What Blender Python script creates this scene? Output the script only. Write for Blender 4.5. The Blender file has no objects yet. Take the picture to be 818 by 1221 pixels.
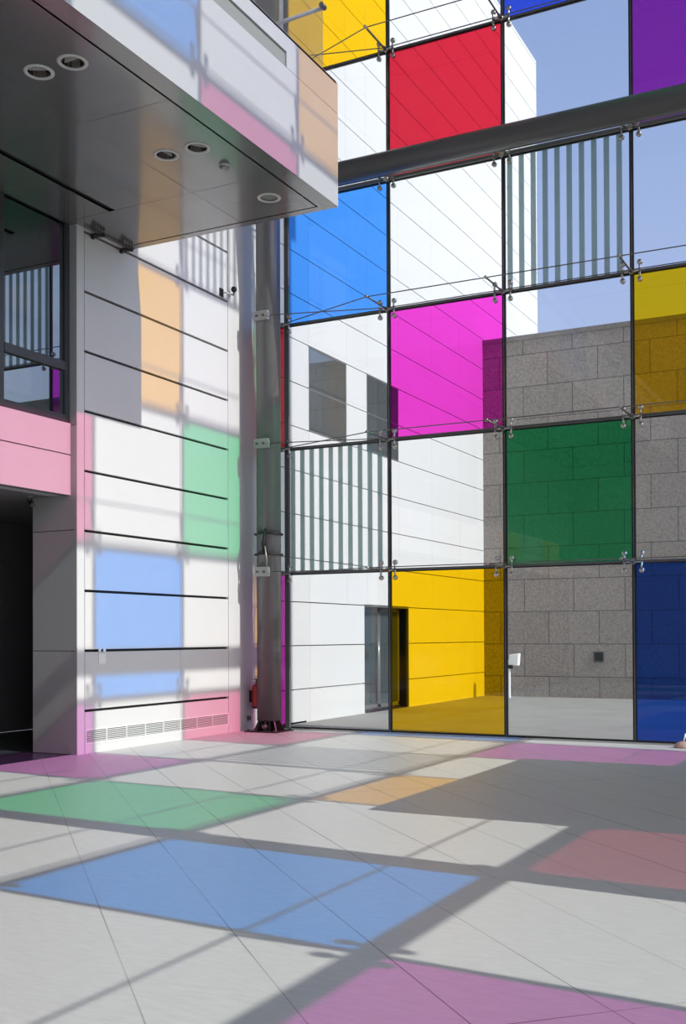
import bpy, bmesh, math, random
from mathutils import Vector, Matrix
from mathutils.geometry import delaunay_2d_cdt
random.seed(7)
scn = bpy.context.scene
COL = scn.collection
PI = math.pi

# ------------------------------------------------------------------ materials
def nt(name):
    m = bpy.data.materials.new(name); m.use_nodes = True
    t = m.node_tree; t.nodes.clear()
    out = t.nodes.new('ShaderNodeOutputMaterial')
    return m, t, out

def mth(t, op, a, b=None, c=None):
    n = t.nodes.new('ShaderNodeMath'); n.operation = op
    for i, v in enumerate((a, b, c)):
        if v is None: continue
        if isinstance(v, (int, float)): n.inputs[i].default_value = v
        else: t.links.new(v, n.inputs[i])
    return n.outputs[0]

def pbr(name, col, rough=.5, metal=0., spec=.5, coat=0., coat_r=.1, noise=0., nscale=8., bump=0., col2=None, emis=None):
    m, t, out = nt(name)
    b = t.nodes.new('ShaderNodeBsdfPrincipled')
    b.inputs['Base Color'].default_value = (*col, 1); b.inputs['Roughness'].default_value = rough
    b.inputs['Metallic'].default_value = metal; b.inputs['Specular IOR Level'].default_value = spec
    b.inputs['Coat Weight'].default_value = coat; b.inputs['Coat Roughness'].default_value = coat_r
    if noise or col2 or bump:
        tc = t.nodes.new('ShaderNodeTexCoord')
        n = t.nodes.new('ShaderNodeTexNoise'); n.inputs['Scale'].default_value = nscale
        n.inputs['Detail'].default_value = 6; n.inputs['Roughness'].default_value = .65
        t.links.new(tc.outputs['Object'], n.inputs['Vector'])
        c2 = col2 if col2 else tuple(max(0, c * (1 - noise)) for c in col)
        mx = t.nodes.new('ShaderNodeMix'); mx.data_type = 'RGBA'
        mx.inputs[6].default_value = (*c2, 1); mx.inputs[7].default_value = (*col, 1)
        mr = t.nodes.new('ShaderNodeMapRange')
        mr.inputs[1].default_value = .3; mr.inputs[2].default_value = .7
        t.links.new(n.outputs['Fac'], mr.inputs[0])
        t.links.new(mr.outputs[0], mx.inputs[0]); t.links.new(mx.outputs[2], b.inputs['Base Color'])
        if bump:
            bp = t.nodes.new('ShaderNodeBump'); bp.inputs['Strength'].default_value = bump
            bp.inputs['Distance'].default_value = .01
            t.links.new(n.outputs['Fac'], bp.inputs['Height']); t.links.new(bp.outputs[0], b.inputs['Normal'])
    t.links.new(b.outputs[0], out.inputs[0])
    return m

def schlick(t, f0):
    g = t.nodes.new('ShaderNodeNewGeometry')
    d = t.nodes.new('ShaderNodeVectorMath'); d.operation = 'DOT_PRODUCT'
    t.links.new(g.outputs['Incoming'], d.inputs[0]); t.links.new(g.outputs['Normal'], d.inputs[1])
    a = mth(t, 'ABSOLUTE', d.outputs['Value'])
    k = mth(t, 'POWER', mth(t, 'SUBTRACT', 1.0, a), 5.0)
    return mth(t, 'MULTIPLY_ADD', k, 1 - f0, f0)

def glass(name, tint, f0=.042, stripes=None):
    """thin architectural glass: each face lets the square root of the tint through and mirrors a little"""
    m, t, out = nt(name)
    tr = t.nodes.new('ShaderNodeBsdfTransparent')
    tr.inputs[0].default_value = (*[math.sqrt(max(c, 0)) for c in tint], 1)
    base = tr.outputs[0]
    if stripes:
        w, n, duty, first = stripes
        tc = t.nodes.new('ShaderNodeTexCoord'); sp = t.nodes.new('ShaderNodeSeparateXYZ')
        t.links.new(tc.outputs['Object'], sp.inputs[0])
        u = mth(t, 'DIVIDE', mth(t, 'ADD', sp.outputs[0], w / 2 - first), w / n)
        f = mth(t, 'LESS_THAN', mth(t, 'FRACT', mth(t, 'ADD', u, 10.0)), duty)
        tr2 = t.nodes.new('ShaderNodeBsdfTransparent'); tr2.inputs[0].default_value = (.46, .54, .54, 1)
        df = t.nodes.new('ShaderNodeBsdfDiffuse'); df.inputs[0].default_value = (.50, .62, .60, 1)
        tl = t.nodes.new('ShaderNodeBsdfTranslucent'); tl.inputs[0].default_value = (.50, .62, .60, 1)
        m1 = t.nodes.new('ShaderNodeMixShader'); m1.inputs[0].default_value = .5
        t.links.new(df.outputs[0], m1.inputs[1]); t.links.new(tl.outputs[0], m1.inputs[2])
        m2 = t.nodes.new('ShaderNodeMixShader'); m2.inputs[0].default_value = .42
        t.links.new(tr2.outputs[0], m2.inputs[1]); t.links.new(m1.outputs[0], m2.inputs[2])
        m3 = t.nodes.new('ShaderNodeMixShader'); t.links.new(f, m3.inputs[0])
        t.links.new(base, m3.inputs[1]); t.links.new(m2.outputs[0], m3.inputs[2]); base = m3.outputs[0]
    gl = t.nodes.new('ShaderNodeBsdfGlossy'); gl.inputs['Roughness'].default_value = 0.0
    mx = t.nodes.new('ShaderNodeMixShader')
    t.links.new(schlick(t, f0), mx.inputs[0]); t.links.new(base, mx.inputs[1]); t.links.new(gl.outputs[0], mx.inputs[2])
    t.links.new(mx.outputs[0], out.inputs[0])
    return m

def mirror_glass(name, col, f0, tint=(.8, .85, .9)):
    m, t, out = nt(name)
    d = t.nodes.new('ShaderNodeBsdfDiffuse'); d.inputs[0].default_value = (*col, 1)
    g = t.nodes.new('ShaderNodeBsdfGlossy'); g.inputs[0].default_value = (*tint, 1); g.inputs['Roughness'].default_value = .0
    mx = t.nodes.new('ShaderNodeMixShader'); t.links.new(schlick(t, f0), mx.inputs[0])
    t.links.new(d.outputs[0], mx.inputs[1]); t.links.new(g.outputs[0], mx.inputs[2]); t.links.new(mx.outputs[0], out.inputs[0])
    return m

def floor_mat():
    m, t, out = nt('pale_floor_sheet')
    tc = t.nodes.new('ShaderNodeTexCoord'); sp = t.nodes.new('ShaderNodeSeparateXYZ')
    t.links.new(tc.outputs['Object'], sp.inputs[0])
    a = mth(t, 'ADD', sp.outputs[0], sp.outputs[1]); b = mth(t, 'SUBTRACT', sp.outputs[0], sp.outputs[1])
    def line(v, off, per, wid):
        f = mth(t, 'FRACT', mth(t, 'ADD', mth(t, 'DIVIDE', mth(t, 'SUBTRACT', v, off), per), 100.5))
        return mth(t, 'LESS_THAN', mth(t, 'ABSOLUTE', mth(t, 'SUBTRACT', f, .5)), wid / 2 / per)
    l1 = line(a, -5.02, .9, .011); l2 = line(b, 10.6, 9.28, .011)
    # joints fade in and out with wear
    nz = t.nodes.new('ShaderNodeTexNoise'); nz.inputs['Scale'].default_value = .45; nz.inputs['Detail'].default_value = 2
    t.links.new(tc.outputs['Object'], nz.inputs['Vector'])
    mr = t.nodes.new('ShaderNodeMapRange'); mr.inputs[1].default_value = .4; mr.inputs[2].default_value = .6
    mr.inputs[3].default_value = .3; mr.inputs[4].default_value = .95
    t.links.new(nz.outputs['Fac'], mr.inputs[0])
    ln = mth(t, 'MULTIPLY', mth(t, 'MAXIMUM', l1, l2), mr.outputs[0])
    # lengthwise marbling
    mp = t.nodes.new('ShaderNodeMapping'); mp.inputs['Rotation'].default_value = (0, 0, PI / 4)
    mp.inputs['Scale'].default_value = (3, 14, 1); t.links.new(tc.outputs['Object'], mp.inputs[0])
    n2 = t.nodes.new('ShaderNodeTexNoise'); n2.inputs['Scale'].default_value = 2.2; n2.inputs['Detail'].default_value = 8
    n2.inputs['Roughness'].default_value = .7; t.links.new(mp.outputs[0], n2.inputs['Vector'])
    r2 = t.nodes.new('ShaderNodeMapRange'); r2.inputs[1].default_value = .3; r2.inputs[2].default_value = .7
    t.links.new(n2.outputs['Fac'], r2.inputs[0])
    c1 = t.nodes.new('ShaderNodeMix'); c1.data_type = 'RGBA'
    c1.inputs[6].default_value = (.50, .495, .475, 1); c1.inputs[7].default_value = (.585, .58, .56, 1)
    t.links.new(r2.outputs[0], c1.inputs[0])
    # a few scuffs and specks
    v = t.nodes.new('ShaderNodeTexVoronoi'); v.inputs['Scale'].default_value = .9
    t.links.new(tc.outputs['Object'], v.inputs['Vector'])
    spk = mth(t, 'LESS_THAN', v.outputs['Distance'], .012)
    dk = mth(t, 'MAXIMUM', ln, mth(t, 'MULTIPLY', spk, .6))
    c2 = t.nodes.new('ShaderNodeMix'); c2.data_type = 'RGBA'; c2.inputs[7].default_value = (.09, .085, .08, 1)
    t.links.new(dk, c2.inputs[0]); t.links.new(c1.outputs[2], c2.inputs[6])
    p = t.nodes.new('ShaderNodeBsdfPrincipled'); p.inputs['Roughness'].default_value = .42
    p.inputs['Specular IOR Level'].default_value = .15
    t.links.new(c2.outputs[2], p.inputs['Base Color'])
    bp = t.nodes.new('ShaderNodeBump'); bp.inputs['Strength'].default_value = .05; bp.inputs['Distance'].default_value = .004
    t.links.new(n2.outputs['Fac'], bp.inputs['Height']); t.links.new(bp.outputs[0], p.inputs['Normal'])
    t.links.new(p.outputs[0], out.inputs[0]); return m

def stone_mat():
    m, t, out = nt('granite_blocks')
    tc = t.nodes.new('ShaderNodeTexCoord')
    cx = t.nodes.new('ShaderNodeSeparateXYZ'); t.links.new(tc.outputs['Object'], cx.inputs[0])
    cb = t.nodes.new('ShaderNodeCombineXYZ')
    t.links.new(mth(t, 'ADD', cx.outputs[0], 26.4 - .53 - .66), cb.inputs[0])
    t.links.new(mth(t, 'ADD', cx.outputs[2], 17.0 - .51), cb.inputs[1])
    br = t.nodes.new('ShaderNodeTexBrick'); t.links.new(cb.outputs[0], br.inputs['Vector'])
    br.inputs['Scale'].default_value = 1; br.inputs['Brick Width'].default_value = 1.32; br.inputs['Row Height'].default_value = .85
    br.inputs['Mortar Size'].default_value = .011; br.inputs['Mortar Smooth'].default_value = .1
    br.inputs['Color1'].default_value = (.285, .252, .226, 1); br.inputs['Color2'].default_value = (.245, .218, .197, 1)
    br.inputs['Mortar'].default_value = (.09, .08, .075, 1)
    n = t.nodes.new('ShaderNodeTexNoise'); n.inputs['Scale'].default_value = 17; n.inputs['Detail'].default_value = 8; n.inputs['Roughness'].default_value = .8
    t.links.new(tc.outputs['Object'], n.inputs['Vector'])
    mr = t.nodes.new('ShaderNodeMapRange'); mr.inputs[1].default_value = .3; mr.inputs[2].default_value = .7; mr.inputs[3].default_value = .55; mr.inputs[4].default_value = 1.55
    t.links.new(n.outputs['Fac'], mr.inputs[0])
    mx = t.nodes.new('ShaderNodeMix'); mx.data_type = 'RGBA'; mx.blend_type = 'MULTIPLY'; mx.inputs[0].default_value = 1
    t.links.new(br.outputs['Color'], mx.inputs[6]); t.links.new(mr.outputs[0], mx.inputs[7])
    p = t.nodes.new('ShaderNodeBsdfPrincipled'); p.inputs['Roughness'].default_value = .8
    t.links.new(mx.outputs[2], p.inputs['Base Color']); t.links.new(p.outputs[0], out.inputs[0]); return m

M = {}
M['floor'] = floor_mat()
M['stone'] = stone_mat()
M['stone_plain'] = pbr('granite_plain', (.25, .23, .21), .8, noise=.4, nscale=20)
M['panel'] = pbr('white_wall_panel', (.63, .628, .62), .42, spec=.35, noise=.03, nscale=1.5)
M['facade'] = pbr('white_facade_panel', (.56, .56, .555), .5, noise=.03, nscale=1.2)
M['joint'] = pbr('black_joint', (.012, .012, .013), .7)
M['fac_joint'] = pbr('grey_joint', (.11, .112, .115), .7)
M['fascia'] = pbr('fascia_panel', (.44, .445, .46), .3, spec=.5, noise=.03, nscale=2)
M['soffit'] = pbr('satin_soffit', (.12, .118, .116), .22, spec=.6, coat=.8, coat_r=.10)
M['slot'] = pbr('dark_slot', (.02, .02, .02), .6)
M['slotgrey'] = pbr('grey_slot', (.22, .235, .225), .6)
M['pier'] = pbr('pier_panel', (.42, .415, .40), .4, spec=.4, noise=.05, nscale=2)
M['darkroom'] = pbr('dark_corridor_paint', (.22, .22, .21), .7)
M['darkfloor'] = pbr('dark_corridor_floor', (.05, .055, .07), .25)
M['frame'] = pbr('charcoal_frame', (.045, .047, .052), .35, spec=.5)
M['seal'] = pbr('black_silicone', (.012, .012, .012), .5)
M['bar'] = pbr('grey_bar', (.11, .113, .113), .45)
M['steel'] = pbr('stainless_steel', (.52, .50, .47), .28, metal=1)
M['strut'] = pbr('dark_steel_strut', (.12, .12, .12), .35, metal=.6)
M['cable'] = pbr('steel_cable', (.16, .16, .16), .4, metal=.6)
M['tube'] = pbr('grey_painted_tube', (.085, .085, .083), .38, spec=.5)
M['column'] = pbr('column_paint', (.12, .122, .12), .3, spec=.6, coat=.3, coat_r=.15)
M['base'] = pbr('black_cast_base', (.02, .018, .018), .45)
M['clamp'] = pbr('zinc_plate', (.33, .33, .32), .4, metal=.5)
M['red'] = pbr('extinguisher_red', (.42, .025, .02), .3, spec=.6)
M['black'] = pbr('black_plastic', (.012, .012, .012), .4)
M['white'] = pbr('white_plastic', (.8, .8, .78), .4)
M['lampring'] = pbr('light_ring', (.6, .6, .57), .4)
M['chrome'] = pbr('lamp_reflector', (.32, .31, .29), .18, metal=1)
M['concrete'] = pbr('outdoor_concrete', (.28, .277, .258), .8, noise=.22, nscale=1.1)
M['innerwhite'] = pbr('plaster_white', (.72, .72, .71), .7)
M['ceil'] = pbr('ceiling_white', (.4, .4, .4), .8)
M['metalstrip'] = pbr('threshold_metal', (.5, .5, .5), .35, metal=.7)
M['winglass'] = mirror_glass('dark_window_glass', (.008, .009, .009), .30, (.75, .82, .9))
M['outglass'] = mirror_glass('grey_facade_glass', (.05, .06, .065), .28, (.72, .78, .82))
M['doorglass'] = mirror_glass('door_glass', (.04, .055, .06), .22, (.6, .68, .75))
M['rail'] = pbr('handrail_white', (.6, .62, .66), .3)
T = dict(clear=(.90, .93, .93), magenta=(.84, .055, .62), red=(.62, .018, .045), blue=(.07, .33, .97), yellow=(1.0, .60, .004),
         green=(.04, .52, .20), deep=(.02, .11, .62), royal=(.09, .17, .90), purple=(.46, .045, .44), gold=(1.0, .60, .004),
         rose=(.72, .09, .26), orange=(.93, .50, .03), skyblue=(.0, .31, 1.0), lilac=(.54, .03, .44), mint=(.04, .64, .23), crimson=(.34, .012, .03))
G = {k: glass('glass_' + k, v) for k, v in T.items()}

# ------------------------------------------------------------------ mesh builder
class MB:
    def __init__(s): s.v, s.f, s.m = [], [], []
    def add(s, vs, fs, mi=0):
        o = len(s.v); s.v += [tuple(v) for v in vs]
        for f in fs: s.f.append(tuple(o + i for i in f)); s.m.append(mi)
        return s
    def box(s, x0, x1, y0, y1, z0, z1, mi=0):
        vs = [(x, y, z) for z in (z0, z1) for y in (y0, y1) for x in (x0, x1)]
        return s.add(vs, [(0, 2, 3, 1), (4, 5, 7, 6), (0, 1, 5, 4), (2, 6, 7, 3), (0, 4, 6, 2), (1, 3, 7, 5)], mi)
    def tube(s, pts, r, n=10, cap=True, mi=0):
        pts = [Vector(p) for p in pts]; rs = r if isinstance(r, (list, tuple)) else [r] * len(pts)
        rings = []; up = None
        for i, p in enumerate(pts):
            if i == 0: d = pts[1] - p
            elif i == len(pts) - 1: d = p - pts[-2]
            else: d = (p - pts[i - 1]).normalized() + (pts[i + 1] - p).normalized()
            d.normalize()
            if up is None:
                up = Vector((0, 0, 1)) if abs(d.z) < .9 else Vector((1, 0, 0))
            a = d.cross(up).normalized(); b = a.cross(d).normalized(); up = b
            rings.append([p + (a * math.cos(2 * PI * k / n) + b * math.sin(2 * PI * k / n)) * rs[i] for k in range(n)])
        vs = [v for rg in rings for v in rg]; fs = []
        for i in range(len(pts) - 1):
            for k in range(n):
                k2 = (k + 1) % n; fs.append((i * n + k, (i + 1) * n + k, (i + 1) * n + k2, i * n + k2))
        if cap:
            fs.append(tuple(range(n))); fs.append(tuple(reversed(range((len(pts) - 1) * n, len(pts) * n))))
        return s.add(vs, fs, mi)
    def lathe(s, prof, c=(0, 0, 0), n=24, axis='z', mi=0):
        vs = []
        for r, h in prof:
            for k in range(n):
                a = 2 * PI * k / n; x, y = r * math.cos(a), r * math.sin(a)
                p = {'z': (x, y, h), 'y': (x, h, y), 'x': (h, x, y)}[axis]
                vs.append((p[0] + c[0], p[1] + c[1], p[2] + c[2]))
        fs = []
        for i in range(len(prof) - 1):
            for k in range(n):
                k2 = (k + 1) % n; fs.append((i * n + k, i * n + k2, (i + 1) * n + k2, (i + 1) * n + k))
        return s.add(vs, fs, mi)
    def build(s, name, mats, parent=None, smooth=False, bevel=0):
        me = bpy.data.meshes.new(name); me.from_pydata(s.v, [], s.f)
        if not isinstance(mats, (list, tuple)): mats = [mats]
        for m in mats: me.materials.append(m)
        for p, i in zip(me.polygons, s.m): p.material_index = i
        bm = bmesh.new(); bm.from_mesh(me); bmesh.ops.recalc_face_normals(bm, faces=bm.faces); bm.to_mesh(me); bm.free()
        if smooth:
            for p in me.polygons: p.use_smooth = len(p.vertices) <= 4
        o = bpy.data.objects.new(name, me); COL.objects.link(o)
        if parent: o.parent = parent
        if bevel:
            b = o.modifiers.new('bevel', 'BEVEL'); b.width = bevel; b.segments = 2; b.limit_method = 'ANGLE'
        return o

def tag(o, label, cat, group=None, kind=None):
    if label: o['label'] = label
    if cat: o['category'] = cat
    if group: o['group'] = group
    if kind: o['kind'] = kind
    return o
def empty(name, loc=(0, 0, 0), rz=0):
    o = bpy.data.objects.new(name, None); o.location = loc; o.rotation_euler = (0, 0, rz); o.empty_display_size = .1
    COL.objects.link(o); return o
def struct(o, label=None):
    o['kind'] = 'structure'
    if label: o['label'] = label
    return o
def copy_tree(o, parent=None):
    c = o.copy(); COL.objects.link(c)
    if parent: c.parent = parent
    for ch in list(o.children): copy_tree(ch, c)
    return c

# ------------------------------------------------------------------ measures
W, H, H0 = 1.974, 2.1316, 2.663          # glass module: width, row height, ground row
XR = 13.47                               # right-hand glazed wall
SX, SY, SZ = -1.0, .08, -.75             # direction the sunlight travels
YB = -20.0                               # back wall
TOP = H0 + 8 * H
XL = -.5
zrow = lambda r: 0 if r == 0 else H0 + (r - 1) * H     # height of joint r (0 = floor)

# ------------------------------------------------------------------ floor, ceiling, back wall
struct(MB().box(-.6, XR + .1, YB, .06, -.3, 0).build('floor', M['floor']), 'pale grey floor laid in diagonal sheets')
struct(MB().box(-.6, 90, .06, 70, -.4, -.03).box(XR + .1, 90, -60, .06, -.4, -.03).build('ground', M['concrete']), 'pale concrete paving outside the glass wall')
struct(MB().box(-8, XR + .3, YB - .3, .3, TOP, TOP + .4).build('ceiling', M['ceil']), 'white ceiling high over the hall')
struct(MB().box(-.6, XR + .3, YB - .3, YB, 0, TOP).build('wall_back', M['innerwhite']), 'white back wall of the hall')
struct(MB().box(-.45, XR, -.10, .09, 0, .022).build('trim_1', M['metalstrip']), 'metal threshold strip along the foot of the glass wall')

# ------------------------------------------------------------------ left wall: clad part, pier, spandrel, windows
Z0, DZ = .5839, .8203
mb = MB()
G2 = .019
def panels(mb, x, y0s, zj, gz, gy, t=.05, mi=0):
    for a, b in zip(y0s[:-1], y0s[1:]):
        for c, d in zip(zj[:-1], zj[1:]):
            mb.box(x - t, x, a + gy, b - gy, c + gz, d - gz, mi)
zj = [.33 - G2] + [Z0 + k * DZ for k in range(25)]
panels(mb, XL, [-4.58, -2.37, -1.02], zj, G2, .0035)
mb.box(XL - .05, XL, -4.577, -1.023, 0, .13)                 # below the grille
mb.box(XL - .05, XL, -4.73, -4.587, 0, TOP)                  # narrow upright strip at the pier corner
mb.box(XL - .05, XL, -1.013, .02, 0, TOP)                    # strip beside the column
mb.box(XL - .12, XL - .05, -4.73, .02, 0, TOP, 1)            # dark backing seen in the open joints
# pier side facing the camera
for a, b in ((0, Z0 + DZ), (Z0 + DZ, Z0 + 3 * DZ), (Z0 + 3 * DZ, 4.47)):
    mb.box(-1.28, XL - .001, -4.74, -4.70, a + .005, b - .005, 2)
mb.box(-1.27, XL - .12, -4.70, 0, 0, TOP, 2)
mb.box(-.62, XL - .001, -4.74, -4.70, 4.475, TOP, 2)
w = struct(mb.build('wall_left', [M['panel'], M['joint'], M['pier']]), 'white panelled left wall with thin black joints')
# ventilation grille
g = empty('ventilation_grille', (XL, -2.8, .13))
mbf = MB(); mbf.box(-.015, .006, -1.775, 1.775, 0, .018).box(-.015, .006, -1.775, 1.775, .182, .2)
mbf.box(-.015, .006, -1.775, -1.757, .018, .182).box(-.015, .006, 1.757, 1.775, .018, .182)
for k in range(1, 8): mbf.box(-.012, .003, -1.757 + k * .439 - .006, -1.757 + k * .439 + .006, .018, .182)
mbf.build('grille_frame', M['white'], g)
mbs = MB()
for k in range(6): mbs.box(-.022, -.002, -1.757, 1.757, .028 + k * .026, .037 + k * .026)
mbs.build('louvre', M['white'], g)
MB().box(-.05, -.03, -1.757, 1.757, .01, .19).build('grille_backing', M['slotgrey'], g)
tag(g, 'long white slatted air grille set low in the white panelled wall', 'grille')

# spandrel and the wall above the opening (set back a little)
XS = -.6
mb = MB()
ys = [YB] + [-6.05 - 2.6 * k for k in range(5, -1, -1)] + [-4.742]
panels(mb, XS, ys, [3.51, 4.065, 4.50], .008, .003)
mb.box(XS - .35, XS - .05, YB, -4.742, 3.52, 4.47)
mb.box(XS - .12, XS - .05, YB, -4.742, 3.515, 4.49, 1)
mb.box(XS - .12, XS, YB, -4.742, 7.36, TOP)
struct(mb.build('wall_spandrel', [M['panel'], M['fac_joint']]), 'white spandrel band under the dark windows')

# windows under the balcony: frame, transom, two panes
def window(y1, y0, idx):
    e = empty('window_%d' % idx, (XS - .02, y1, 4.5)); e['kind'] = 'structure'
    e['label'] = 'charcoal-framed window of two panes under the balcony'
    L = y1 - y0; f = MB()
    f.box(-.10, 0, -.075, 0, 0, 2.86).box(-.10, 0, -L, -L + .075, 0, 2.86)
    f.box(-.10, 0, -L + .075, -.075, 0, .10).box(-.10, 0, -L + .075, -.075, 2.72, 2.86)
    f.box(-.10, .012, -L + .075, -.075, .70, .82)
    f.build('window_frame', M['frame'], e, bevel=.004)
    MB().box(-.05, -.03, -L + .075, -.075, .10, .70).build('pane', M['winglass'], e)
    MB().box(-.05, -.03, -L + .075, -.075, .82, 2.72).build('pane', M['winglass'], e)
window(-4.742, -6.03, 1)
window(-6.03, -8.6, 2)
window(-8.6, -11.2, 3)
struct(MB().box(XS - .12, XS, YB, -11.2, 4.5, 7.36).build('wall_upper', M['innerwhite']), 'white wall beside the windows')
# dark corridor behind the opening
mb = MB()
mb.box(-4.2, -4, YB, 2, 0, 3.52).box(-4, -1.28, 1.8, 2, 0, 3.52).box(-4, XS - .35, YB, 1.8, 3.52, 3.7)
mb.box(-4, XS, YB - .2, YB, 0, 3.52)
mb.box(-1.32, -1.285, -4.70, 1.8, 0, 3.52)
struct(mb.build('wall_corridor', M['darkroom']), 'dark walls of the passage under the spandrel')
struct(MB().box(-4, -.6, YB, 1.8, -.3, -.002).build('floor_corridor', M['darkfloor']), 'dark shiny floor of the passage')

# ------------------------------------------------------------------ exterior: white facade, stone wall
mb = MB()
FX = -.6
fz = [-.2] + [.60 + .815 * k for k in range(24)]
ys = [.12, 1.93, 3.51, 4.45, 6.07, 8.0, 9.85, 11.7, 14.1, 16.6]
holes = [(1.93, 3.51, 5.49, 7.12), (4.45, 6.07, 5.49, 7.12)]
low = [.12, 1.95, 4.32, 6.57, 8.9, 11.7, 14.1, 16.6]
for c, d in zip(fz[:-1], fz[1:]):
    yy = low if d < 2.3 else ys
    for a, b in zip(yy[:-1], yy[1:]):
        if d < 2.3 and 4.3 < a < 4.4: continue
        if any(abs(a - h[0]) < .01 and c > h[2] - .1 and d < h[3] + .1 for h in holes): continue
        mb.box(FX - .05, FX, a + .002, b - .002, c + .009, d - .009)
ztop = fz[-1]
mb.box(FX - .05, FX, .12, 16.6, ztop + .01, 19.45)
# backing with the openings left free
def backing(a, b, c, d): mb.box(-6, FX - .05, a, b, c, d, 1)
backing(.12, 16.58, 7.12, 19.42); backing(.12, 16.58, 2.23, 5.49)
for a, b in ((.12, 1.93), (3.51, 4.45), (6.07, 16.58)): backing(a, b, 5.49, 7.12)
for a, b in ((.12, 4.32), (6.57, 16.58)): backing(a, b, -.2, 2.23)
struct(mb.build('wall_outside', [M['facade'], M['fac_joint']]), 'tall white panelled facade outside, running away from the glass')
for i, h in enumerate(holes):
    e = empty('window_%d' % (4 + i), (FX - .08, (h[0] + h[1]) / 2, h[2])); e['kind'] = 'structure'
    e['label'] = 'grey reflecting window flush in the white facade, %s' % ('nearer the glass wall' if i == 0 else 'farther from the glass wall')
    hw = (h[1] - h[0]) / 2; hh = h[3] - h[2]
    f = MB().box(-.03, .075, -hw, -hw + .03, 0, hh).box(-.03, .075, hw - .03, hw, 0, hh).box(-.03, .075, -hw, hw, 0, .03).box(-.03, .075, -hw, hw, hh - .03, hh)
    f.box(-.03, .074, -hw, hw, .80, .825)
    f.build('window_frame', M['bar'], e)
    MB().box(.055, .068, -hw + .03, hw - .03, .03, hh - .03).build('pane', M['outglass'], e)
# outdoor door in the facade
e = empty('door_1', (FX, 4.32, 0)); e['kind'] = 'structure'; e['label'] = 'glazed metal-framed door recessed in the white facade'
f = MB()
f.box(-.4, -.36, 0, 2.25, -.03, 2.23, 1)
f.box(-.4, 0, -.02, .0, -.03, 2.25).box(-.4, 0, 2.25, 2.27, -.03, 2.25).box(-.4, 0, 0, 2.25, 2.205, 2.25)
for y in (.03, 1.08, 1.16, 2.16): f.box(-.30, -.22, y, y + .06, .0, 2.2)
f.box(-.30, -.22, .03, 2.22, .02, .10).box(-.30, -.22, .03, 2.22, 2.12, 2.2)
f.build('door_frame', [M['bar'], M['slotgrey']], e)
MB().box(-.27, -.25, .09, 1.08, .10, 2.12).build('door_pane', M['doorglass'], e)
MB().box(-.27, -.25, 1.22, 2.16, .10, 2.12).build('door_pane', M['doorglass'], e)
MB().tube([(-.20, .98, .15), (-.14, .98, .15), (-.14, .98, 1.95), (-.20, .98, 1.95)], .014, 8).build('door_handle', M['steel'], e, smooth=True)

sw = MB().box(FX, 24, 11.6, 12.3, -.1, 9.40).box(FX, 24, 11.58, 12.32, 9.40, 9.53, 1)
struct(sw.build('wall_stone', [M['stone'], M['stone_plain']]), 'grey-brown granite block wall closing the courtyard')
v = empty('wall_vent', (2.49, 11.6, 1.03))
f = MB().box(-.14, .14, -.02, 0, -.14, -.11).box(-.14, .14, -.02, 0, .11, .14).box(-.14, -.11, -.02, 0, -.11, .11).box(.11, .14, -.02, 0, -.11, .11)
f.build('vent_frame', M['bar'], v)
f = MB().box(-.11, .11, -.006, -.002, -.11, .11)
for k in range(6): f.box(-.11, .11, -.014, -.006, -.10 + k * .037, -.085 + k * .037)
f.build('vent_louvre', M['slot'], v)
tag(v, 'small square dark vent set low in the granite wall outside', 'vent')
b = empty('intercom_post', (.50, 10.8, -.03))
MB().box(-.155, -.105, -.04, .04, 0, 1.0).build('post', M['white'], b, bevel=.006)
f = MB(); f.add([(-.104, -.10, .84), (.13, -.10, .84), (.13, .08, .84), (-.104, .08, .84), (-.104, -.10, 1.12), (.155, -.10, 1.155), (.155, .08, 1.155), (-.104, .08, 1.12)],
                [(0, 3, 2, 1), (4, 5, 6, 7), (0, 1, 5, 4), (2, 3, 7, 6), (1, 2, 6, 5), (0, 4, 7, 3)])
f.build('box_head', M['white'], b, bevel=.015)
MB().box(-.13, .0, -.115, -.10, .76, .86).build('bracket', M['black'], b)
tag(b, 'white box on a thin white post outside, before the granite wall', 'post')

# ------------------------------------------------------------------ glass panes
mesh_cache = {}
def stripe_glass(w):
    k = ('stripe', round(w, 2))
    if k not in G: G[k] = glass('glass_striped', (.90, .93, .93), stripes=(w, 10.5, .44, .06))
    return G[k]
def pane(loc, rz, w, h, kind, label, group, cat, sh=.028, sv=.028):
    e = empty('glass_square', loc, rz)
    mat = stripe_glass(w) if kind == 'stripe' else G[kind]
    key = (round(w, 3), round(h, 3), kind, sh)
    if key not in mesh_cache:
        a = MB().box(-w / 2 + .004, w / 2 - .004, -.01, .01, .004, h - .004).build('glass', mat, e); mesh_cache[key] = a.data
    else:
        a = bpy.data.objects.new('glass', mesh_cache[key]); COL.objects.link(a); a.parent = e
    k2 = ('seal', round(w, 3), round(h, 3), sh, sv)
    if k2 not in mesh_cache:
        s = MB().box(-w / 2 + .001, -w / 2 + sh, -.02, .02, .001, h - .001).box(w / 2 - sh, w / 2 - .001, -.02, .02, .001, h - .001)
        s.box(-w / 2 + sh, w / 2 - sh, -.02, .02, .001, sv).box(-w / 2 + sh, w / 2 - sh, -.02, .02, h - sv, h - .001)
        o = s.build('edge_seal', M['seal'], e); mesh_cache[k2] = o.data
    else:
        o = bpy.data.objects.new('edge_seal', mesh_cache[k2]); COL.objects.link(o); o.parent = e
    tag(e, label, cat, group); return e

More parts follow.
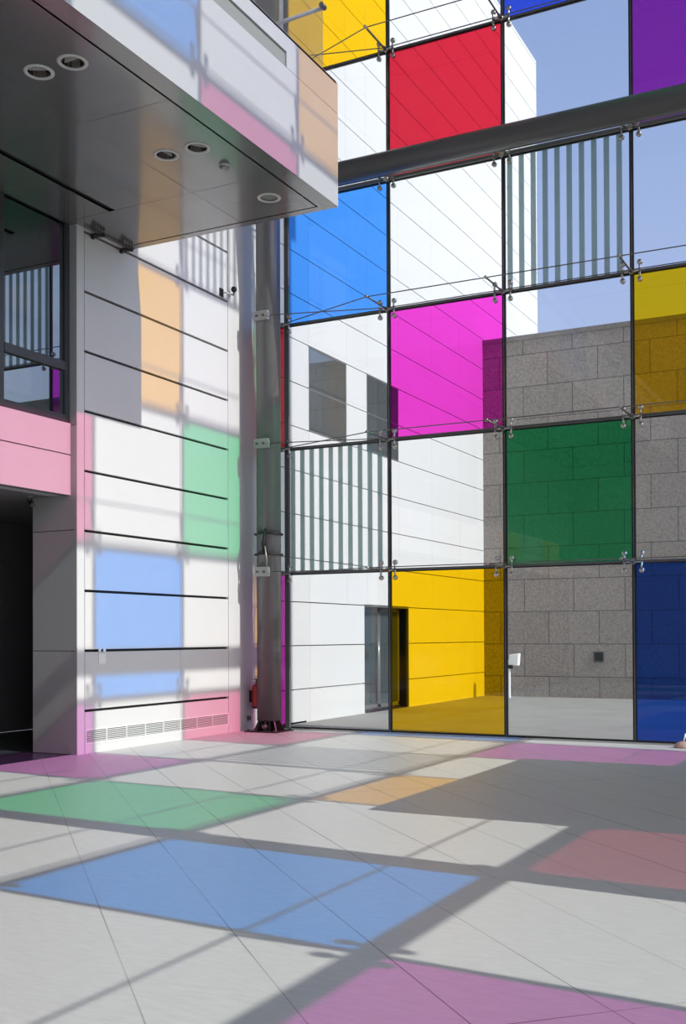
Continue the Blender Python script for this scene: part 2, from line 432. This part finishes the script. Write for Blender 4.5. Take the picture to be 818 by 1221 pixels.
FC = {(-1, 1): 'magenta', (-1, 3): 'red', (-1, 5): 'blue', (0, 2): 'stripe', (0, 4): 'blue', (0, 6): 'yellow', (1, 1): 'yellow', (1, 3): 'magenta', (1, 5): 'red',
      (2, 2): 'green', (2, 4): 'stripe', (2, 6): 'royal', (3, 1): 'deep', (3, 3): 'gold', (3, 5): 'purple'}
LBL = {(-1, 1): 'thin upright strip of magenta glass just right of the column foot', (-1, 2): 'thin upright strip of clear glass beside the column, above the magenta one',
       (-1, 3): 'thin upright strip of red glass just right of the grey column', (-1, 4): 'thin upright strip of clear glass beside the column, above the red one',
       (-1, 5): 'blue glass strip above the balcony, behind its glass balustrade',
       (0, 1): 'clear ground-level pane left of the yellow one, facade door behind it', (0, 2): 'white and grey-green striped pane left of the clear pane above the yellow one',
       (0, 3): 'clear pane with a grey facade window behind, left of the magenta pane', (0, 4): 'bright sky-blue pane beside the column under the big tube',
       (0, 5): 'clear pane over the blue pane, partly hidden by the balcony end', (0, 6): 'yellow pane high up beside the top of the balcony',
       (1, 1): 'large yellow pane standing on the floor', (1, 2): 'clear pane directly above the yellow ground-level pane', (1, 3): 'magenta pink pane in the middle of the glass wall',
       (1, 4): 'clear pane above the magenta pane and right of the sky-blue one', (1, 5): 'red pane directly above the big tube', (1, 6): 'clear pane above the red pane',
       (2, 1): 'clear ground-level pane under the green one, granite wall behind', (2, 2): 'green pane in front of the granite wall', (2, 3): 'clear pane above the green one, top of granite wall behind',
       (2, 4): 'striped pane under the big tube, sky behind it', (2, 5): 'clear pane with blue sky behind, left of the purple one', (2, 6): 'royal blue pane cut by the top edge of the view',
       (3, 1): 'deep blue ground-level pane at the right', (3, 2): 'clear pane above the deep blue one, granite behind', (3, 3): 'dark golden yellow pane at the right edge of the view',
       (3, 4): 'clear sky-filled pane above the golden yellow one', (3, 5): 'purple pane in the upper right corner'}
ORD = ['', 'first', 'second', 'third', 'fourth', 'fifth', 'sixth', 'seventh', 'eighth', 'ninth', 'tenth', 'eleventh', 'twelfth']
CN = dict(clear='clear', stripe='striped', magenta='magenta', red='red', blue='sky-blue', yellow='yellow', green='green', deep='deep blue', royal='royal blue', purple='purple', gold='golden', rose='rose', orange='orange', skyblue='light blue', lilac='lilac', mint='mint green', crimson='crimson')
cyc = ['mint', 'green', 'yellow', 'skyblue', 'stripe', 'magenta', 'green', 'yellow', 'skyblue']
for c in range(-1, 7):
    for r in range(1, 10):
        x0 = max(c * W, -.49) + (.0 if c > -1 else 0); x1 = min((c + 1) * W, XR - .06)
        if c == -1: x1 = .02
        if c == 0: x0 = .057
        z0, z1 = zrow(r - 1), zrow(r)
        if r == 1: z0 = .022
        k = 'clear'
        if (c + r) % 2 == 0: k = FC.get((c, r), cyc[(c * 2 + r * 5) % 9])
        lb = LBL.get((c, r), '%s pane, front glass wall, %s row up, %s upright row' % (CN[k], ORD[r], ORD[max(c, 0) + 1] if c >= 0 else 'narrow'))
        pane(((x0 + x1) / 2, 0, z0), 0, x1 - x0, z1 - z0, k, lb, 'square panes of the front glass wall', 'glass pane', .028 if c > -1 else .006)

RC = {(0, 9): 'stripe', (1, 8): 'orange', (0, 7): 'mint', (2, 7): 'rose', (1, 6): 'skyblue', (0, 5): 'rose', (2, 5): 'lilac', (1, 4): 'stripe', (3, 4): 'mint', (0, 3): 'lilac',
      (2, 3): 'orange', (4, 3): 'skyblue', (3, 2): 'crimson', (5, 2): 'lilac', (3, 8): 'skyblue', (3, 6): 'orange', (4, 7): 'orange', (4, 5): 'skyblue', (5, 4): 'crimson', (2, 9): 'lilac', (5, 6): 'lilac', (5, 8): 'mint'}
LJ = lambda j: -.21 - 2.09 * j + SY / SX * (XR - XL)       # y of upright j on the right-hand wall
edges = [-.06] + [LJ(j) for j in range(0, 10)]
edges = [y for y in edges if y > YB] + [YB]
for i in range(len(edges) - 1):
    j = i - 1; y1, y0 = edges[i], edges[i + 1]
    for r in range(1, 10):
        z0, z1 = zrow(r - 1), zrow(r)
        k = 'clear'
        if (j + r) % 2 == 1: k = RC.get((j, r), cyc[(j * 2 + r * 4 + 3) % 9])
        pane((XR, (y0 + y1) / 2, z0), PI / 2, y1 - y0, z1 - z0, k,
             '%s pane, side glass wall, %s row up, %s from the corner' % (CN[k], ORD[r], ORD[j + 2]), 'panes of the side glass wall', 'glass pane', .03, .027)

# front wall: end post at the left, slim uprights behind the seals, threshold
mb = MB().box(.022, .105, -.06, -.021, 0, TOP).box(.022, .055, -.021, .05, 0, TOP)
struct(mb.build('trim_2', M['bar']), 'dark grey upright post at the left end of the glass wall')
mb = MB()
for c in range(1, 7): mb.box(c * W - .006, c * W + .006, -.028, -.012, .022, TOP)
struct(mb.build('trim_3', M['bar']), 'slim grey beads in the upright joints of the glass wall')
mb = MB()
for r in range(1, 9):
    mb.box(-.45, XR - .1, -.034, -.012, zrow(r) - .012, zrow(r) + .012)
struct(mb.build('trim_4', M['bar']), 'slim grey beads in the level joints of the glass wall')
mb = MB().box(XR - .16, XR + .1, -.12, .14, 0, TOP)
struct(mb.build('trim_5', M['bar']), 'corner post between the two glass walls')

# ------------------------------------------------------------------ spider fittings
def spider_parts(root, strut=True, d=.82):
    ax, az = .125, .125
    MB().tube([(0, -.03, 0), (0, -.11, 0)], .038, 14).build('hub', M['steel'], root, smooth=True)
    MB().tube([(-ax, -.085, 0), (ax, -.085, 0)], .016, 8).build('cross_bar', M['steel'], root, smooth=True)
    for sx in (-1, 1):
        for sz in (-1, 1):
            a = MB().tube([(sx * ax, -.085, 0), (sx * ax, -.082, sz * az * .55), (sx * ax, -.065, sz * az)], [.02, .017, .014], 8).build('arm', M['steel'], root, smooth=True)
            MB().lathe([(.0001, -.098), (.034, -.094), (.04, -.080), (.04, -.052), (.026, -.044), (.020, -.021)], (sx * ax, 0, sz * az), 14, 'y').build('bolt_cap', M['steel'], a, smooth=True)
    if strut:
        s = MB().tube([(0, -.10, 0), (0, -.16, 0), (0, -.22, 0), (0, -d + .03, 0)], [.026, .026, .014, .014], 10).build('strut', M['strut'], root, smooth=True)
        MB().tube([(0, -d + .03, 0), (0, -d - .04, 0)], .022, 10).build('strut_tip', M['steel'], s, smooth=True)
proto = empty('spider_fitting', (0, 0, zrow(1))); spider_parts(proto)
proto_t = empty('spider_fitting', (0, 0, zrow(4))); spider_parts(proto_t, False)
MB().tube([(-.07, -.09, 0), (-.10, -.36, .0), (-.10, -.60, .02)], .018, 8).build('tube_bracket', M['steel'], proto_t, smooth=True)
MB().tube([(.07, -.09, 0), (.10, -.36, .0), (.10, -.60, .02)], .018, 8).build('tube_bracket', M['steel'], proto_t, smooth=True)
proto_e = empty('spider_fitting', (0, 0, zrow(2))); spider_parts(proto_e, False)
first = {'n': True, 't': True, 'e': True}
PN = {0: 'at the grey end post', 1: 'left of the yellow, magenta and red panes', 2: 'left of the green pane upright', 3: 'left of the deep blue and purple panes', 4: 'off to the right', 5: 'off to the right', 6: 'off to the right'}
SPL = {}
below = {(0, 1): 'over the clear ground pane', (0, 2): 'over the lower striped pane', (0, 3): 'under the sky-blue pane', (0, 5): 'behind the balcony', (0, 4): 'behind the balcony end'}
for r in range(1, 9):
    for c in range(0, 7):
        if c > 4 or (r > 6): continue
        kind = 't' if r == 4 else ('e' if c == 0 else 'n')
        src = {'n': proto, 't': proto_t, 'e': proto_e}[kind]
        o = src if first[kind] else copy_tree(src); first[kind] = False
        o.location = (c * W, 0, zrow(r))
        if c == 0: o.location.x = .0
        lo = LBL.get((c, r)); 
        kl = lambda cc, rr: CN[FC.get((cc, rr), 'clear')] if (cc + rr) % 2 == 0 else 'clear'
        if c == 0: lab = 'steel spider fitting on the grey end post between %s and %s panes, %s level up' % (kl(0, r), kl(0, r + 1), ORD[r])
        elif c <= 3:
            lo_, ro_ = (kl(c - 1, r + 1), kl(c, r)) if (c + r) % 2 == 0 else (kl(c - 1, r), kl(c, r + 1))
            a, b_ = lo_, ro_
            lab = 'steel spider fitting where the %s and %s panes touch corners, %s level up' % (a, b_, ORD[r])
        else: lab = 'steel spider fitting on the front glass wall beyond the right edge, %s level up' % ORD[r]
        tag(o, lab, 'glass fitting', 'spider fittings of the front glass wall')
# side wall fittings
ms = None
for j in range(0, 8):
    for r in range(1, 9):
        if ms is None:
            m_ = MB(); m_.tube([(0, -.03, 0), (0, -.11, 0)], .038, 10).tube([(-.125, -.085, 0), (.125, -.085, 0)], .018, 8)
            for sx in (-1, 1):
                for sz in (-1, 1):
                    m_.tube([(sx * .125, -.085, 0), (sx * .125, -.065, sz * .125)], .018, 8)
                    m_.lathe([(.0001, -.098), (.045, -.094), (.045, -.052), (.02, -.021)], (sx * .125, 0, sz * .125), 10, 'y')
            m_.tube([(0, -.10, 0), (0, -.86, 0)], .022, 8)
            o = m_.build('spider_fitting', M['steel']); ms = o.data
        else:
            o = bpy.data.objects.new('spider_fitting', ms); COL.objects.link(o)
        o.location = (XR, LJ(j), zrow(r)); o.rotation_euler = (0, 0, -PI / 2)
        tag(o, 'steel spider fitting on the side glass wall outside the view', 'glass fitting', 'spider fittings of the side glass wall')

# cables of the front wall: one runs near the glass, one runs through the strut tips; they cross in the first bay
D = .82
cab_lab = {1: 'lowest', 2: 'second-lowest', 3: 'middle', 5: 'high', 6: 'topmost'}
for r in (1, 2, 3, 5, 6):
    z = zrow(r)
    pts = [(.12, -.70, z), (W, -.12, z + .01)] + [(c * W, -.12, z + .01) for c in range(2, 6)]
    tag(MB().tube(pts, .0085, 6).build('tension_cable', M['cable'], smooth=True),
        'thin steel cable from the column clamp running close to the glass, %s of these' % cab_lab[r], 'cable', 'cables near the glass')
    pts = [(0, -.12, z), (W, -D, z)] + [(c * W, -D, z) for c in range(2, 6)]
    tag(MB().tube(pts, .0085, 6).build('tension_cable', M['cable'], smooth=True),
        'thin steel cable through the strut tips in front of the glass, %s of these' % cab_lab[r], 'cable', 'cables through the strut tips')
for r in (2, 3, 4, 6, 7, 8):
    z = zrow(r)
    for d in (.12, .84):
        ys_ = [LJ(j) for j in range(0, 9)]
        pts = [(XR - d, y, z) for y in ys_]
        tag(MB().tube(pts, .011, 6).build('tension_cable', M['cable'], smooth=True), 'thin steel cable along the side glass wall outside the view', 'cable', 'cables of the side glass wall')

# big horizontal tubes and the flat channel tying them to the glass
t = MB().tube([(.15, -.68, 9.04), (XR - .7, -.68, 9.04)], .17, 32).build('support_tube', M['tube'], smooth=True)
tag(t, 'thick dark grey steel tube running level across the glass wall', 'steel tube')
t = MB().box(.1, XR - .3, -.36, -.30, 9.0, 9.12).box(.1, XR - .3, -.10, -.05, 9.035, 9.085).build('channel_rail', M['bar'])
tag(t, 'flat dark rail between the thick tube and the glass', 'rail')
t = MB().box(XR - .05, XR - .022, YB + .1, -.2, zrow(2) - .07, zrow(2) + .07).build('channel_rail', M['bar'])  # added out of view to widen this joint's shadow on the floor
tag(t, 'flat dark rail added unseen on the side glass wall to thicken a joint shadow', 'rail')
t = MB().tube([(XR - .7, -.75, zrow(5)), (XR - .7, YB + .1, zrow(5))], .15, 24).build('support_tube', M['tube'], smooth=True)
tag(t, 'thick dark tube along the side glass wall, outside the view', 'steel tube')
yc = -9.05 + SY / SX * (XR - .45 - 5.0)
t = MB().tube([(XR - .5, yc, 0), (XR - .5, yc, TOP)], .16, 24).build('support_column', M['column'], smooth=True)
tag(t, 'grey steel column standing before the side glass wall, outside the view', 'column')

# ------------------------------------------------------------------ steel column
CX, CY, CR = -.03, -.50, .205
c = empty('steel_column', (CX, CY, 0))
MB().tube([(0, 0, .20), (0, 0, TOP)], CR, 40).build('shaft', M['column'], c, smooth=True)
b = MB(); b.box(-.30, .30, -.30, .30, 0, .02)
for k in range(8):
    a = k * PI / 4 + .2; ca, sa = math.cos(a), math.sin(a); n = Vector((-sa, ca, 0)) * .012
    P = [Vector((.07 * ca, .07 * sa, .02)), Vector((.27 * ca, .27 * sa, .02)), Vector((.19 * ca, .19 * sa, .185)), Vector((.07 * ca, .07 * sa, .185))]
    vs = [p + n for p in P] + [p - n for p in P]
    b.add(vs, [(0, 1, 2, 3), (7, 6, 5, 4), (0, 4, 5, 1), (1, 5, 6, 2), (2, 6, 7, 3), (3, 7, 4, 0)])
b.tube([(0, 0, .02), (0, 0, .185)], .09, 16)
b.lathe([(.0001, .18), (.2, .18), (.205, .19), (.205, .21), (.0001, .21)], (0, 0, 0), 32)
bo = b.build('base_flange', M['base'], c)
MB().tube([(0.06, -.20, .10), (.06, -.29, .10)], .035, 16).build('pin', M['strut'], bo, smooth=True)
for k in range(4):
    a = PI / 4 + k * PI / 2
    MB().tube([(.36 * math.cos(a), .36 * math.sin(a), .02), (.36 * math.cos(a), .36 * math.sin(a), .05)], .02, 6).build('bolt', M['strut'], bo)
for r in (1, 2, 3, 5):
    z = zrow(r) + .0
    k = MB().box(-.13, .135, -.255, -.19, z - .08, z + .08).box(.10, .17, -.275, -.235, z - .03, z + .03).build('cable_clamp', M['clamp'], c, bevel=.006)
    for dx in (-.07, .05):
        MB().tube([(dx, -.25, z), (dx, -.272, z)], .022, 8).build('bolt', M['strut'], k)
tag(c, 'tall round grey steel column on a black ribbed foot beside the glass wall', 'column')
# strap with lever tied round the column
s = empty('tied_strap', (0, 0, 2.96)); s.parent = c; s['label'] = 'pair of black bands with a lever tied round the shaft'
for z in (0, .34):
    pts = [(.232 * math.cos(2 * PI * k / 24), .232 * math.sin(2 * PI * k / 24), z) for k in range(25)]
    MB().tube(pts, .016, 6).build('band', M['black'], s, smooth=True)
MB().tube([(.03, -.235, .02), (.045, -.26, .16), (.10, -.27, .42)], [.02, .035, .012], 8).build('lever', M['black'], s, smooth=True)
MB().tube([(.08, -.26, .12), (.11, -.25, -.10), (.10, -.235, -.24)], [.014, .01, .008], 6).build('strap_end', M['clamp'], s, smooth=True)

# fire extinguisher behind the column
f = empty('fire_extinguisher', (-.36, -.35, .37)); f.scale = (1.22, 1.22, 1)
MB().lathe([(.0001, 0), (.05, .0), (.068, .012), (.072, .04), (.072, .34), (.062, .385), (.035, .415), (.022, .42), (.022, .44), (.0001, .44)], n=24).build('cylinder_body', M['red'], f, smooth=True)
MB().lathe([(.0001, -.004), (.073, -.004), (.075, .02), (.0745, .035)], n=24).build('foot_ring', M['black'], f)
h = MB().tube([(0, 0, .43), (0, 0, .49)], .02, 10).box(-.015, .015, -.10, .03, .49, .505).box(-.012, .012, -.09, .02, .53, .54).build('valve_handle', M['black'], f)
MB().tube([(0, .02, .46), (.03, .06, .52), (.075, .05, .62), (.085, .02, .45), (.08, .0, .2)], .012, 8).build('hose', M['black'], f, smooth=True)
MB().box(-.114, -.06, -.03, .03, .10, .30).build('wall_bracket', M['black'], f)
tag(f, 'red fire extinguisher hung on the wall behind the grey column', 'fire extinguisher')

# ------------------------------------------------------------------ balcony
BX, BY, BZ, BT = 2.91, -3.6, 7.2, 8.83
bal = empty('balcony', (0, 0, 0)); bal['kind'] = 'thing'
tag(bal, 'big pale box-like balcony jutting out over the left wall', 'balcony')
mb = MB()
# outer face in two courses with a joint and a recessed slot
zc = 8.42
mb.box(BX - .05, BX, YB + .01, BY, BZ + .0045, zc - .003)
mb.box(BX - .05, BX, YB, -4.93, zc + .19, BT); mb.box(BX - .05, BX, -4.93, BY, zc + .003, BT)
mb.box(XL - .02, BX - .05, BY - .05, BY, BZ + .0045, BT)                 # end face
mb.box(BX - .30, BX, YB, BY - .05, BT - .03, BT + .004); mb.box(XL - .1, BX - .3, BY - .30, BY - .05, BT - .03, BT + .004)
mb.build('fascia', M['fascia'], bal)
MB().box(BX - .06, BX - .022, YB + .01, -4.93, zc, zc + .19).build('slot', M['slotgrey'], bal)
MB().box(XL - .1, BX - .05, YB, BY - .05, 7.42, BT - .04).build('slab', M['slot'], bal)
# soffit: panels with open joints and real holes for the lamps
lamps = [(2.28, -8.0), (1.86, -8.01), (2.28, -5.89), (1.85, -5.90), (2.27, -4.28)]
RH = .118
sb = MB()
def soffit_panel(x0, x1, y0, y1, g):
    x0 += g[0]; x1 -= g[1]; y0 += g[2]; y1 -= g[3]
    vs = [Vector((x0, y0)), Vector((x1, y0)), Vector((x1, y1)), Vector((x0, y1))]; es = [(0, 1), (1, 2), (2, 3), (3, 0)]
    hs = [l for l in lamps if x0 + .13 < l[0] < x1 - .13 and y0 + .13 < l[1] < y1 - .13]
    for hx, hy in hs:
        o = len(vs)
        for k in range(28): vs.append(Vector((hx + RH * math.cos(2 * PI * k / 28), hy + RH * math.sin(2 * PI * k / 28))))
        es += [(o + k, o + (k + 1) % 28) for k in range(28)]
    v, e, fcs, *_ = delaunay_2d_cdt(vs, es, [], 1, 1e-6)
    keep = []
    for fc in fcs:
        cxy = sum((v[i] for i in fc), Vector((0, 0))) / len(fc)
        if any((cxy - Vector(h_)).length < RH * .97 for h_ in hs): continue
        keep.append(tuple(fc))
    n = len(v)
    sb.add([(p.x, p.y, BZ) for p in v] + [(p.x, p.y, BZ + .004) for p in v], keep + [tuple(n + i for i in reversed(k_)) for k_ in keep])
s1 = .0035; s2 = .013
ysj = [YB, -17.4, -15.31, -13.22, -11.13, -9.04, -6.96, -4.87, -3.74]
for i in range(len(ysj) - 1):
    a, b_ = ysj[i], ysj[i + 1]
    top = b_ == -3.74
    if not top:
        soffit_panel(XS, .17, a, b_, (0, 0, s1, s1)); soffit_panel(.27, 1.5, a, b_, (0, s1, s1, s1))
    else:
        soffit_panel(XS, 1.5, a, b_, (0, s1, s1, s2))
    soffit_panel(1.5, 2.67, a, b_, (s1, s2, s1, s2 if top else s1))
soffit_panel(2.67, BX, YB + .01, BY, (s2, 0, 0, 0)); soffit_panel(XL, 2.67, -3.74, BY, (0, -s2, s2, 0))
so = sb.build('soffit', M['soffit'], bal)
MB().box(.17, .27, YB, -4.87, 7.23, 7.25).build('air_slot', M['slot'], bal)
# glass balustrade at the end with a rail
bu = empty('balustrade', (1.1, BY - .06, BT + .004))
MB().box(-1.55, 1.62, -.008, .008, 0, 1.95).build('balustrade_glass', glass('balustrade_glass', (.80, .80, .86), .22), bu)
MB().box(-1.55, 1.62, -.03, .03, 0, .05).build('clamp_rail', M['clamp'], bu)
hr = MB().tube([(-1.5, .08, .93), (1.60, .08, 1.06)], .026, 12).build('handrail', M['rail'], bu, smooth=True)
MB().tube([(1.60, .0, 1.06), (1.60, .10, 1.06)], .035, 12).build('rail_bolt', M['strut'], bu, smooth=True)
tag(bu, 'tinted glass balustrade with a round rail on the balcony end', 'balustrade')

DL = ['round recessed ceiling lamp nearest the outer soffit edge, of the near pair', 'round recessed ceiling lamp at the far left under the balcony, beside its twin',
      'round recessed ceiling lamp beside the smoke detector under the balcony', 'round recessed ceiling lamp in the strip of orange reflection under the balcony',
      'flat round ceiling lamp alone at the far corner of the soffit']
def downlight():
    e = empty('recessed_lamp', (0, 0, BZ))
    MB().lathe([(.112, .002), (.112, -.006), (.128, -.012), (.150, -.006), (.152, 0), (.152, .001), (.112, .002)], n=32).build('lamp_ring', M['lampring'], e, smooth=True)
    r_ = MB(); prof = [(.116, -.002), (.108, .05), (.085, .12), (.05, .165), (.0001, .17)]
    r_.lathe(prof, n=16); r_.build('reflector', M['chrome'], e)
    MB().tube([(-.03, 0, .165), (-.03, 0, .07)], .014, 8).tube([(.03, 0, .165), (.03, 0, .07)], .014, 8).box(-.10, .10, -.002, .002, .02, .07).build('lamp_tube', M['white'], e)
    return e
dl = downlight()
for i, l in enumerate(lamps):
    o = dl if i == 0 else copy_tree(dl); o.location = (l[0], l[1], BZ); o.rotation_euler = (0, 0, .5 * i)
    tag(o, DL[i], 'ceiling lamp', 'recessed lamps under the balcony')
    if i == 4:
        MB().lathe([(.112, .012), (.06, .006), (.0001, .004)], n=24).build('lamp_cover', M['slotgrey'], o)
d = empty('smoke_detector', (2.30, -5.36, BZ))
MB().lathe([(.0001, -.018), (.06, -.018), (.066, -.01), (.066, 0), (.0001, 0)], n=24).build('detector_base', M['lampring'], d, smooth=True)
MB().lathe([(.0001, -.055), (.045, -.052), (.055, -.04), (.058, -.018)], n=24).build('detector_head', M['clamp'], d, smooth=True)
tag(d, 'small round smoke detector on the soffit near the outer edge', 'smoke detector')

# ------------------------------------------------------------------ small fixtures on the left wall
def bracket(y, z, label):
    e = empty('wall_bracket_lamp', (XL, y, z))
    MB().box(0, .015, -.03, .03, -.03, .03).build('mounting_plate', M['black'], e)
    MB().tube([(.015, 0, 0), (.10, 0, -.01)], .022, 8).build('arm', M['black'], e, smooth=True)
    MB().tube([(.09, -.09, -.02), (.13, .10, .03)], .026, 10).build('lamp_head', M['black'], e, smooth=True)
    m_ = MB()
    for k in range(4): m_.tube([(.10 + .01 * k, -.06 + .05 * k, 0), (.11 + .01 * k, -.07 + .05 * k, .085)], .006, 5)
    m_.build('prong', M['black'], e)
    tag(e, label, 'wall lamp', 'black fixtures on the top joint of the left wall')
bracket(-4.42, 7.125, 'small black pronged fixture high on the left wall, nearest the dark window')
bracket(-3.80, 7.12, 'small black pronged fixture high on the left wall, by the soffit edge')
e = empty('security_camera', (XL, -1.22, 7.27))
MB().box(0, .02, -.05, .05, -.09, .04).build('mounting_plate', M['black'], e)
MB().tube([(.02, 0, -.03), (.08, .04, -.03), (.10, .22, -.02), (.10, .24, .03)], .014, 8).build('arm', M['steel'], e, smooth=True)
MB().lathe([(.0001, -.052), (.032, -.04), (.048, -.016), (.048, .016), (.032, .04), (.0001, .052)], (.10, .24, .08), 16).build('camera_head', M['black'], e, smooth=True)
tag(e, 'small dark ball-shaped camera on an arm high on the white wall', 'security camera')
e = empty('security_camera', (-1.16, -4.95, 3.52))
MB().lathe([(.0001, -.02), (.05, -.02), (.05, 0), (.0001, 0)], n=16).tube([(0, 0, -.01), (.02, .02, -.10)], .012, 8).build('ceiling_mount', M['clamp'], e, smooth=True)
MB().tube([(-.03, .05, -.06), (.10, -.03, -.13)], .036, 14).build('camera_body', M['black'], e, smooth=True)
MB().tube([(.10, -.03, -.13), (.115, -.04, -.138)], .028, 12).build('camera_lens', M['frame'], e, smooth=True)
tag(e, 'small black bullet camera under the spandrel at the dark opening', 'security camera')
o = MB().box(XL, XL + .012, -4.30, -4.25, 1.38, 1.44).box(XL, XL + .012, -4.20, -4.15, 1.38, 1.44).box(XL, XL + .010, -4.30, -4.15, 1.22, 1.36).build('wall_clip', M['white'], bevel=.003)
tag(o, 'pair of small white clips on the black joint of the left wall', 'wall clip')
e = empty('wall_socket', (XL, -.40, .20))
MB().box(0, .012, -.06, .06, -.05, .05).build('socket_plate', M['clamp'], e, bevel=.003)
MB().box(.012, .016, -.045, -.012, -.025, .025).box(.012, .016, .012, .045, -.025, .025).build('socket_hole', M['slot'], e)
tag(e, 'small double wall socket low on the wall left of the column', 'wall socket')
# small door stop of the hall, seen at the right edge
e = empty('door_stop', (6.66, -.32, 0))
MB().lathe([(.0001, .0), (.13, 0), (.13, .03), (.09, .07), (.03, .09), (.0001, .09)], n=24).build('stop_body', pbr('tan_rubber', (.45, .30, .24), .5), e, smooth=True)
MB().tube([(0, 0, .08), (.03, .02, .20)], .012, 8).build('stop_pin', M['white'], e, smooth=True)
tag(e, 'low tan round stop on the floor at the right edge by the glass', 'door stop')

# ------------------------------------------------------------------ unseen slab on the right, added to cast the big shadow on the floor
gx0 = 5.04 + 2.75 / .75
g = empty('shade_blocker', (0, 0, 0))
MB().box(gx0, gx0 + 3.6, -7.47, -2.86, 2.5, 2.75).build('blocker_slab', M['innerwhite'], g)
for y in (-7.1, -3.25):
    MB().tube([(gx0 + 1.9, y, 0), (gx0 + 1.9, y, 2.5)], .12, 20).build('blocker_post', M['tube'], g, smooth=True)
tag(g, 'white canopy slab on two grey posts, added unseen at the right to shade the floor', 'blocker')

# ------------------------------------------------------------------ sky, sun, camera
wd = bpy.data.worlds.new('sky'); scn.world = wd; wd.use_nodes = True
t = wd.node_tree; t.nodes.clear()
out = t.nodes.new('ShaderNodeOutputWorld'); bg = t.nodes.new('ShaderNodeBackground')
tc = t.nodes.new('ShaderNodeTexCoord'); sp = t.nodes.new('ShaderNodeSeparateXYZ'); rp = t.nodes.new('ShaderNodeValToRGB')
t.links.new(tc.outputs['Generated'], sp.inputs[0]); t.links.new(sp.outputs[2], rp.inputs[0])
cr = rp.color_ramp
cr.elements[0].position = 0.0; cr.elements[0].color = (.62, .68, .80, 1)
cr.elements[1].position = 1.0; cr.elements[1].color = (.22, .32, .66, 1)
e1 = cr.elements.new(.30); e1.color = (.44, .56, .90, 1)
e2 = cr.elements.new(.48); e2.color = (.34, .46, .80, 1)
bg.inputs[1].default_value = 1.0
dt = t.nodes.new('ShaderNodeVectorMath'); dt.operation = 'DOT_PRODUCT'
t.links.new(tc.outputs['Generated'], dt.inputs[0]); dt.inputs[1].default_value = Vector((1, -.08, .22)).normalized()
gw = mth(t, 'MULTIPLY', mth(t, 'POWER', mth(t, 'MAXIMUM', dt.outputs['Value'], 0.0), 4.0), 3.1)
gm = t.nodes.new('ShaderNodeMix'); gm.data_type = 'RGBA'; gm.blend_type = 'ADD'; gm.inputs[0].default_value = 1
sc_ = t.nodes.new('ShaderNodeVectorMath'); sc_.operation = 'SCALE'; sc_.inputs[0].default_value = (.95, .98, 1.06)
t.links.new(gw, sc_.inputs['Scale']); t.links.new(rp.outputs[0], gm.inputs[6]); t.links.new(sc_.outputs[0], gm.inputs[7])
t.links.new(gm.outputs[2], bg.inputs[0]); t.links.new(bg.outputs[0], out.inputs[0])

sun = bpy.data.lights.new('sun', 'SUN'); sun.energy = 4.35; sun.angle = math.radians(.33); sun.color = (1, .965, .91)
so_ = bpy.data.objects.new('sun', sun); COL.objects.link(so_)
so_.rotation_euler = Vector((SX, SY, SZ)).to_track_quat('-Z', 'Y').to_euler()
so_.location = (40, -5, 35)

f, cy, yaw, pitch, roll, X, Y = 1301.64, 742.706, .47503, .01158, -.00378, 9.44523, -16.21191
fw = Vector((-math.sin(yaw) * math.cos(pitch), math.cos(yaw) * math.cos(pitch), math.sin(pitch)))
rt = Vector((math.cos(yaw), math.sin(yaw), 0)); up = rt.cross(fw)
r2 = math.cos(roll) * rt + math.sin(roll) * up; u2 = -math.sin(roll) * rt + math.cos(roll) * up
cam = bpy.data.cameras.new('camera'); co = bpy.data.objects.new('camera', cam); COL.objects.link(co)
mt = Matrix((r2, u2, -fw)).transposed().to_4x4(); mt.translation = Vector((X, Y, 1.6)); co.matrix_world = mt
cam.sensor_fit = 'HORIZONTAL'; cam.sensor_width = 36; cam.lens = f * 36 / 818
cam.shift_y = (cy - 610.5) / 818; cam.clip_end = 500
scn.camera = co
scn.view_settings.view_transform = 'Standard'; scn.view_settings.look = 'None'
scn.view_settings.gamma = 1; scn.view_settings.use_curve_mapping = False
scn.view_settings.exposure = 0.0
scn.cycles.transparent_max_bounces = 32
scn.cycles.max_bounces = 10; scn.cycles.diffuse_bounces = 5; scn.cycles.glossy_bounces = 5
